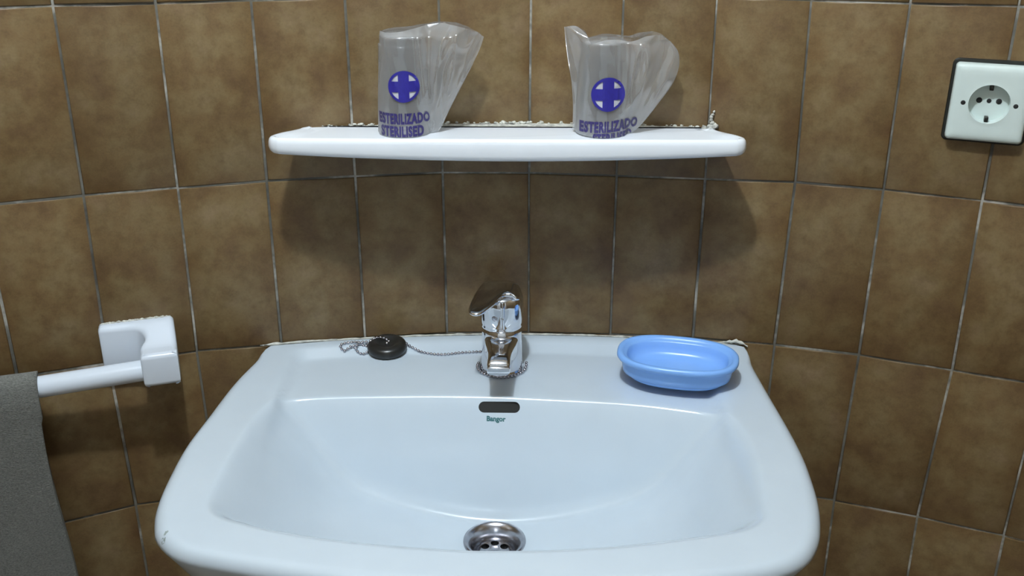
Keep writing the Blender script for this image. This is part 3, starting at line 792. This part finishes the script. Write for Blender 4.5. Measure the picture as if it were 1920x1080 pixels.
class Bag:
    def __init__(s, cx, cy, rb, rt, h, left, right, bottom, top, seed, fin_y, pivot, amp):
        s.cx, s.cy, s.rb, s.rt, s.h = cx, cy, rb, rt, h
        s.L, s.R_, s.B, s.T = left, right, bottom, top
        s.seed, s.fy, s.piv, s.amp = seed, fin_y, pivot, amp
        s.z0 = ZSF + .0004; s.tab = {}
    def xz(s, u, v):
        l, r, b, t = poly_eval(s.L, v), poly_eval(s.R_, v), poly_eval(s.B, u), poly_eval(s.T, u)
        c00, c10, c01, c11 = Vector(s.L[0]), Vector(s.R_[0]), Vector(s.L[-1]), Vector(s.R_[-1])
        return l * (1 - u) + r * u + b * (1 - v) + t * v - (c00 * (1 - u) * (1 - v) + c10 * u * (1 - v) + c01 * (1 - u) * v + c11 * u * v)
    def _edge(s, c, z):
        if id(c) not in s.tab:
            q = sorted((poly_eval(c, k / 60)[1], poly_eval(c, k / 60)[0]) for k in range(61))
            s.tab[id(c)] = ([t[0] for t in q], [t[1] for t in q])
        return float(np.interp(z, *s.tab[id(c)]))
    def half(s, x, z):
        zz = min(max((z - s.z0) / s.h, 0), 1)
        r = (s.rb + (s.rt - s.rb) * zz) + .0012
        over = max(0, (z - s.z0 - s.h) / .012)
        r2 = r * max(0, 1 - over * .75)
        d = abs(x - s.cx)
        circ = math.sqrt(max(0, r2 * r2 - d * d)) if d < r2 else 0
        xr = s._edge(s.R_, z) if x > s.cx else s._edge(s.L, z)
        ext = max(abs(xr - s.cx), r + .001)
        tap = max(0, 1 - d / ext)
        lin = min(tap * ext * .62, r2 * .80) * (1 if d > r * .35 else .98)
        return max(circ, lin, .0006)
    def crease(s, x, z, sgn):
        ax, az = x - s.piv[0], z - s.piv[1]
        ph = math.atan2(ax, az); rad = math.hypot(ax, az)
        n1 = noise.noise((ph * 5.5 + s.seed, rad * 10, sgn * 2.3))
        n2 = noise.noise((ph * 9.0 - s.seed, rad * 30, sgn * 4.1))
        n3 = noise.noise((x * 55, z * 40, s.seed + sgn))
        ridge = (1 - 2.2 * abs(n1)) * .75 + (1 - 2.2 * abs(n2)) * .25
        d = (x - s.cx) / s.rb
        k = .10 + .90 * float(ss(.35, 1.1, d)) + .35 * float(ss(.3, 1.0, (z - s.z0) / s.h - .25 + .2 * abs(d)))
        k *= .25 + .75 * float(ss(.016, .040, z - s.z0))
        return s.amp * k * (ridge - .35 + .25 * n3)
    def mid(s, x, z):
        d = max(0, (x - s.cx - s.rb * .3)) / .09
        return s.cy + s.fy * min(1, d) ** 1.3
    def y(s, x, z, sgn):
        hh = s.half(x, z)
        return s.mid(x, z) - sgn * (hh + max(s.crease(x, z, sgn), -hh * .5))
    def build(s, parent):
        nu, nv = 76, 64; V = []; F = []
        for sgn in (1, -1):
            for j in range(nv + 1):
                for i in range(nu + 1):
                    u, v = i / nu, j / nv
                    p = s.xz(u, v)
                    e = min(u, 1 - u, v * 3 + .02, 1) * 14
                    e = min(1, e)
                    yy = s.mid(p[0], p[1]) + (s.y(p[0], p[1], sgn) - s.mid(p[0], p[1])) * (math.sqrt(e) if min(u, 1 - u) < .07 else 1)
                    if yy > wall_y(p[0]) - .001: yy = wall_y(p[0]) - .001
                    V.append((p[0], yy, max(p[1], s.z0)))
        N = (nu + 1) * (nv + 1)
        for k, o in enumerate((0, N)):
            for j in range(nv):
                for i in range(nu):
                    a = o + j * (nu + 1) + i; q = [a, a + 1, a + nu + 2, a + nu + 1]
                    F.append(q if k == 0 else q[::-1])
        for j in range(nv):           # left and right seams
            a = j * (nu + 1); F.append([a, a + nu + 1, N + a + nu + 1, N + a])
            a = j * (nu + 1) + nu; F.append([a, N + a, N + a + nu + 1, a + nu + 1])
        for i in range(nu): F.append([i, N + i, N + i + 1, i + 1])
        o = mk('bag_film', V, F, FILM, parent)
        return o
    def print_text(s, parent, txt, x, z, size, sx, mat, bold=.0003, sgn=1, slope=0.0, mirror=False, clip=None, name='lettering'):
        bm = text_mesh(txt, size, bold, sx / 1.10, .0022, 1.12)
        for q in bm.verts:
            if mirror: q.co.x = -q.co.x
            px, pz = x + q.co.x, z + q.co.y + slope * q.co.x
            q.co = (px, 0, pz)
        if clip is not None:
            bmesh.ops.bisect_plane(bm, geom=bm.verts[:] + bm.edges[:] + bm.faces[:], plane_co=(0, 0, clip), plane_no=(0, 0, -1), clear_outer=True)
        for q in bm.verts: q.co.y = s.y(q.co.x, q.co.z, sgn) - .0010 * sgn
        v, f = bm_out(bm)
        return mk(name, v, f, mat, parent, smooth=False)
    def emblem(s, parent, x, z, r, rot=0.0, sgn=1):
        def surf(pts2, faces):
            return [(x + a, s.y(x + a, z + b, sgn) - .0017, z + b) for a, b in pts2], faces
        n = 48; P = []; F = []
        for k in range(n):
            a = 2 * math.pi * k / n
            P += [(r * math.cos(a), r * math.sin(a)), (r * .84 * math.cos(a), r * .84 * math.sin(a))]
        for k in range(n): j = (k + 1) % n; F.append([2 * k, 2 * j, 2 * j + 1, 2 * k + 1])
        c = r * .34; e = r * .90; m = 5
        def grid(x0, x1, z0, z1):
            b = len(P)
            for j in range(m + 1):
                for i in range(m + 1): P.append((x0 + (x1 - x0) * i / m, z0 + (z1 - z0) * j / m))
            for j in range(m):
                for i in range(m): a = b + j * (m + 1) + i; F.append([a, a + 1, a + m + 2, a + m + 1])
        grid(-c, c, -c, c); grid(-c, c, c, e); grid(-c, c, -e, -c); grid(-e, -c, -c, c); grid(c, e, -c, c)
        P2 = [(a * math.cos(rot) - b * math.sin(rot), a * math.sin(rot) + b * math.cos(rot)) for a, b in P]
        v, f = surf(P2, F)
        o = mk('cross_emblem', v, f, INK, parent, smooth=False)
        Q = [(0, 0)]; G = []
        for m_, rr_ in enumerate((.4, .8, .93)):
            Q += [(r * rr_ * math.cos(2 * math.pi * k / n), r * rr_ * math.sin(2 * math.pi * k / n)) for k in range(n)]
        for k in range(n): G.append([0, 1 + k, 1 + (k + 1) % n])
        for m_ in range(2):
            for k in range(n): a = 1 + m_ * n; G.append([a + k, a + n + k, a + n + (k + 1) % n, a + (k + 1) % n])
        v = [(x + a, s.y(x + a, z + b, sgn) - .0009, z + b) for a, b in Q]
        mk('emblem_ground', v, G, PALE, o, smooth=False)
        return o

zb = ZSF + .0004
c1 = (-.139, -.0405); c2 = (.0790, -.0385)
make_cup(c1[0], c1[1], .0250, .0276, .106, 'clear upturned plastic cup sealed inside the left sterile bag')
make_cup(c2[0], c2[1], .0250, .0276, .100, 'clear upturned plastic cup sealed inside the right sterile bag')
B1 = Bag(c1[0], c1[1], .0278, .0252, .106,
         left=[(-.1685, zb), (-.1670, -.105), (-.1645, -.068), (-.1615, -.0325)],
         right=[(-.1050, zb), (-.0990, -.138), (-.0860, -.112), (-.0690, -.080), (-.0555, -.0525), (-.0500, -.0375)],
         bottom=[(-.1685, zb), (-.139, zb), (-.1050, zb)],
         top=[(-.1615, -.0325), (-.135, -.0305), (-.112, -.0255), (-.090, -.0235), (-.068, -.0280), (-.0500, -.0375)],
         seed=3.3, fin_y=-.006, pivot=(-.112, -.165), amp=.0072)
G1 = thing('sterile_bag', 'clear plastic bag with a blue cross standing at the left end of the shelf', 'plastic bag', (c1[0], c1[1], zb), 'sterile cup bags')
F1 = B1.build(G1)
B1.emblem(G1, -.1350, -.0865, .0168, 0)
tag(B1.print_text(F1, 'ESTERILIZADO', -.1370, -.1218, .0150, .56, INK_T, bold=.00075), 'violet printed lettering')
tag(B1.print_text(F1, 'STERILISED', -.1390, -.1357, .0150, .63, INK_T, bold=.00075), 'violet printed lettering')
B1.print_text(F1, 'ESTERILIZADO', -.1360, -.1185, .0100, .58, INK_T, sgn=-1, mirror=True, name='rear_lettering')
B2 = Bag(c2[0], c2[1], .0278, .0252, .100,
         left=[(.0470, zb + .002), (.0470, -.110), (.0445, -.085), (.0395, -.058), (.0355, -.0280)],
         right=[(.1150, zb), (.1260, -.130), (.1405, -.1095), (.1545, -.088), (.1600, -.070), (.1585, -.054), (.1500, -.0430)],
         bottom=[(.0470, zb + .002), (.080, zb), (.1150, zb)],
         top=[(.0355, -.0280), (.0480, -.0270), (.0590, -.0345), (.0640, -.0420), (.0780, -.0385), (.0920, -.0385), (.1060, -.0400), (.1220, -.0350), (.1380, -.0355), (.1500, -.0430)],
         seed=8.1, fin_y=-.004, pivot=(.098, -.165), amp=.0080)
G2 = thing('sterile_bag', 'crumpled clear plastic bag with a blue cross near the middle of the shelf', 'plastic bag', (c2[0], c2[1], zb), 'sterile cup bags')
F2 = B2.build(G2)
B2.emblem(G2, .0830, -.0945, .0182, .02)
tag(B2.print_text(F2, 'ESTERILIZADO', .0855, -.1300, .0155, .63, INK_T, slope=.05, bold=.00075), 'violet printed lettering')
tag(B2.print_text(F2, 'STERILISED', .0900, -.1430, .0150, .60, INK_T, slope=.03, clip=zb + .0004, bold=.00075), 'violet printed lettering')
B2.print_text(F2, 'ESTERILIZADO', .0850, -.1230, .0100, .58, INK_T, sgn=-1, mirror=True, name='rear_lettering')

# ------------------------------------------------------------------ towel rail and towel
BS = -.4230                                         # wall coordinate of the bracket's right edge
bp_, bt_, bn_ = wall_frame(BS - .035)
bp_ = bp_ + bt_ * .035
def LB(a, b, z): q = bp_ + bt_ * a + bn_ * b; return (q.x, q.y, z)
RAIL = thing('towel_rail', 'white ceramic towel rail on the tiles left of the basin', 'towel rail', LB(-.04, .03, -.43))
plan = [(-.0840, .002), (-.0840, .0095), (-.0805, .0120), (-.064, .0128), (-.050, .0135), (-.0425, .0155), (-.0370, .0205), (-.0345, .0265), (-.0350, .0320), (-.0380, .0370), (-.0400, .0430), (-.0402, .0520), (-.0400, .0630), (-.0370, .0660), (-.020, .0665), (-.0030, .0660), (.0, .0630), (.0, .040), (-.0005, .020), (-.001, .002)]
def bracket(flip, a0):
    P = catmull([Vector((a, b, 0)) for a, b in plan], 6)[:-1] + [Vector(p) for p in ((-.001, .002, 0), (-.001, -.004, 0), (-.020, -.004, 0), (-.050, -.004, 0), (-.0840, -.004, 0))]
    P = [(p.x, p.y) for p in P]; n = len(P)
    def zt(b): return -.3575 - .0170 * float(ss(.004, .050, b))
    def zb_(b): return -.4250 + .0100 * float(ss(.02, .05, b))
    def ins(d):
        out = []
        for k, (x, y) in enumerate(P):
            a = Vector(P[k - 1]); b = Vector(P[(k + 1) % n]); t = (b - a).normalized()
            nr = Vector((t.y, -t.x))                          # the plan runs clockwise: inside is to the right
            q = Vector((x, y)) + nr * (d if y > 0 else 0)
            out.append((q.x, q.y))
        return out
    r = .0060; L = []
    for k in range(7):
        a = math.pi / 2 * k / 6
        L.append([(x, y, zb_(y) + r * (1 - math.cos(a))) for (x, y), (_, y0) in zip(ins(r * (1 - math.sin(a))), P)])
    for k in range(7):
        a = math.pi / 2 * k / 6
        L.append([(x, y, zt(y) - r * (1 - math.sin(a))) for (x, y), (_, y0) in zip(ins(r * (1 - math.cos(a))), P)])
    v, f = loft([[(x, y, z) for x, y, z in q] for q in L])
    parts = [(v, f)]
    for loop, zf, off in ((L[0], zb_, 0), (L[-1], zt, 0)):
        bm = bmesh.new()
        bm.faces.new([bm.verts.new((x, y, 0)) for x, y, z in loop])
        for k in range(1, 18):
            bmesh.ops.bisect_plane(bm, geom=bm.verts[:] + bm.edges[:] + bm.faces[:], plane_co=(0, k * .004 - .004 + .00017, 0), plane_no=(0, 1, 0))
        bmesh.ops.triangulate(bm, faces=bm.faces)
        ed = [(Vector((x, y)), z) for x, y, z in loop]
        for q in bm.verts:
            e = min(ed, key=lambda t: (t[0] - Vector((q.co.x, q.co.y))).length_squared)
            q.co.z = e[1] if (e[0] - Vector((q.co.x, q.co.y))).length < 1e-6 else zf(q.co.y)
        parts.append(bm_out(bm))
    v, f = join(parts)
    v = [LB(a0 - x if flip else x, y, z) for x, y, z in v]
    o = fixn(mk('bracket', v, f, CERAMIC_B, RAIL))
    o.data.set_sharp_from_angle(angle=math.radians(60))
    return o
bracket(False, 0)
bracket(True, -.46)
RZ = -.4025; RB = .0500
v, f = tube([LB(a, RB, RZ + .004 * (1 + a / .15)) for a in (-.425, -.30, -.15, -.035)], .0122, 28)
sharp_by_angle(mk('rod', v, f, CERAMIC_B, RAIL), 50)
# mortar around the bracket's top edge
v, f = lumpy_strip([LB(a, .002, -.3572) for a in np.linspace(-.082, -.004, 12)], .0017, 21.0, 6)
mk('mortar_edge', v, f, MORTAR, RAIL)
# towel folded over the rod
prof = []
rr = .0150
for z in np.linspace(-.80, RZ, 30)[:-1]: prof.append((RB - rr - .001, z))
for k in range(13):
    a = math.pi - math.pi * k / 12
    prof.append((RB + rr * math.cos(a), RZ + rr * math.sin(a)))
for z in np.linspace(RZ, -.84, 60)[1:]: prof.append((RB + rr + .003 + .004 * float(ss(RZ, RZ - .3, z)), z))
def towel_sheet(dep):
    V = []; na = 40
    A = np.linspace(-.414, -.1490, na)
    n = len(prof)
    for k, (b, z) in enumerate(prof):
        p0 = prof[max(0, k - 1)]; p1 = prof[min(n - 1, k + 1)]
        t = Vector((p1[0] - p0[0], p1[1] - p0[1])).normalized(); nr = Vector((-t.y, t.x))
        for m, a in enumerate(A):
            wv_ = .0022 * math.sin(a * 33 + z * 3) * float(ss(RZ - .01, RZ - .2, z)) + .0009 * noise.noise((a * 60, z * 60, 1))
            aa = a + (.0035 * math.sin(z * 16) * float(ss(-.179, -.149, a)) if z < RZ - .03 else 0) - (.006 if b < RB - .01 and a > -.16 else 0)
            q = Vector((b, z)) + nr * (dep + wv_ * (1 if b > RB else -.3))
            V.append(LB(aa, q.x, q.y))
    return V, na, n
Vo, na, n = towel_sheet(.0030); Vi, _, _ = towel_sheet(-.0022)
F = []
N = len(Vo)
for k in range(n - 1):
    for m in range(na - 1):
        a = k * na + m
        F.append([a, a + 1, a + na + 1, a + na]); F.append([N + a + na, N + a + na + 1, N + a + 1, N + a])
for k in range(n - 1):
    for m in (0, na - 1):
        a = k * na + m; F.append([a, a + na, N + a + na, N + a])
for m in range(na - 1):
    for k in (0, n - 1):
        a = k * na + m; F.append([a, a + 1, N + a + 1, N + a])
o = fixn(mk('hand_towel', Vo + Vi, F, TERRY))
tag(o, 'grey terry towel hanging over the white towel rail', 'towel')

# ------------------------------------------------------------------ wall socket
SS, SZ = .4890, -.0955
sp_, st_, sn_ = wall_frame(SS)
def LS(a, b, c): q = sp_ + st_ * a + sn_ * b; return (q.x, q.y, SZ + c)
SOCK = thing('wall_socket', 'square ivory wall socket with round recess on the brown tiles', 'socket', LS(0, 0, -.045))
def rsq(hw, hh, r, n=8):
    L = []
    for (sx, sz, a0) in ((1, 1, 0), (-1, 1, 90), (-1, -1, 180), (1, -1, 270)):
        for k in range(n):
            a = math.radians(a0 + 90 * (k + .5) / n); L.append((sx * (hw - r) + r * math.cos(a), sz * (hh - r) + r * math.sin(a)))
        A_ = Vector(L[-1]); B_ = {0: Vector((-(hw - r), hh)), 90: Vector((-hw, -(hh - r))), 180: Vector((hw - r, -hh)), 270: Vector((hw, hh - r))}[a0]
        for k in range(1, 10): L.append(tuple(A_.lerp(B_, k / 10)))
    return L
v, f = loft([[LS(a, b, c) for a, c in rsq(w_, h_, .006)] for b, w_, h_ in ((-.004, .0405, .0435), (.0018, .0405, .0435), (.0030, .0395, .0425))], True, True, True)
tag(sharp_by_angle(fixn(mk('backplate', v, f, SOCKETD, SOCK)), 40), 'dark backing plate')
def angular(L):           # start loops at matching angles
    return L
hw, hh = .0372, .0398
base = rsq(hw, hh, .004)
def scaled(d): return rsq(hw - d, hh - d, max(.004 - d * .3, .002))
circ = []
for a, c in base:
    q = math.atan2(c / hh, a / hw); circ.append((math.cos(q), math.sin(q)))
CR = .0198
lp = [[LS(a, .0026, c) for a, c in base], [LS(a, .0105, c) for a, c in base], [LS(a, .0128, c) for a, c in scaled(.0008)], [LS(a, .0142, c) for a, c in scaled(.0028)], [LS(a, .0150, c) for a, c in scaled(.0065)]]
for t in (.35, .7, 1.0):
    inn = scaled(.0065)
    lp.append([LS(a * (1 - t) + x * (CR + .0012) * t, .0150, c * (1 - t) + z * (CR + .0012) * t) for (a, c), (x, z) in zip(inn, circ)])
lp.append([LS(x * (CR + .0003), .0152, z * (CR + .0003)) for x, z in circ])
lp.append([LS(x * CR, .0146, z * CR) for x, z in circ])
lp.append([LS(x * (CR - .0004), .0034, z * (CR - .0004)) for x, z in circ])
v, f = loft(lp, True, False, True)
sharp_by_angle(fixn(mk('cover_plate', v, f, SOCKETW, SOCK)), 42)
def disc(a, c, r, b0, b1, name, mat, n=20):
    X = Vector(st_); Y = Vector((0, 0, 1))
    v, f = lathe([(r, b0), (r, b1 - .0003), (r * .8, b1), (.0003, b1)], LS(a, 0, c), n, X=X, Y=Y, Z=Vector(sn_))
    return sharp_by_angle(fixn(mk(name, v, f, mat, SOCK)), 40)
disc(-.0095, .0015, .0029, .002, .0041, 'pin_hole_shade', DARK); disc(.0095, .0015, .0029, .002, .0041, 'pin_hole_shade', DARK)  # dark discs paint the shade of the pin holes, nothing is cut
disc(0, .0015, .0023, .002, .0041, 'centre_screw', DARK)
disc(-.0250, 0.0, .0024, .010, .0153, 'screw', DARK); disc(.0250, 0.0, .0024, .010, .0153, 'screw', DARK)
for c in (-.0165, .0165):
    v, f = bevelled(*prism([(-.0020, .0030), (.0020, .0030), (.0020, .0115), (-.0020, .0115)], lambda x, y: c - .0030, lambda x, y: c + .0024), .0006, 2)
    mk('earth_clip', [LS(a, b, d) for a, b, d in v], f, EARTH, SOCK)
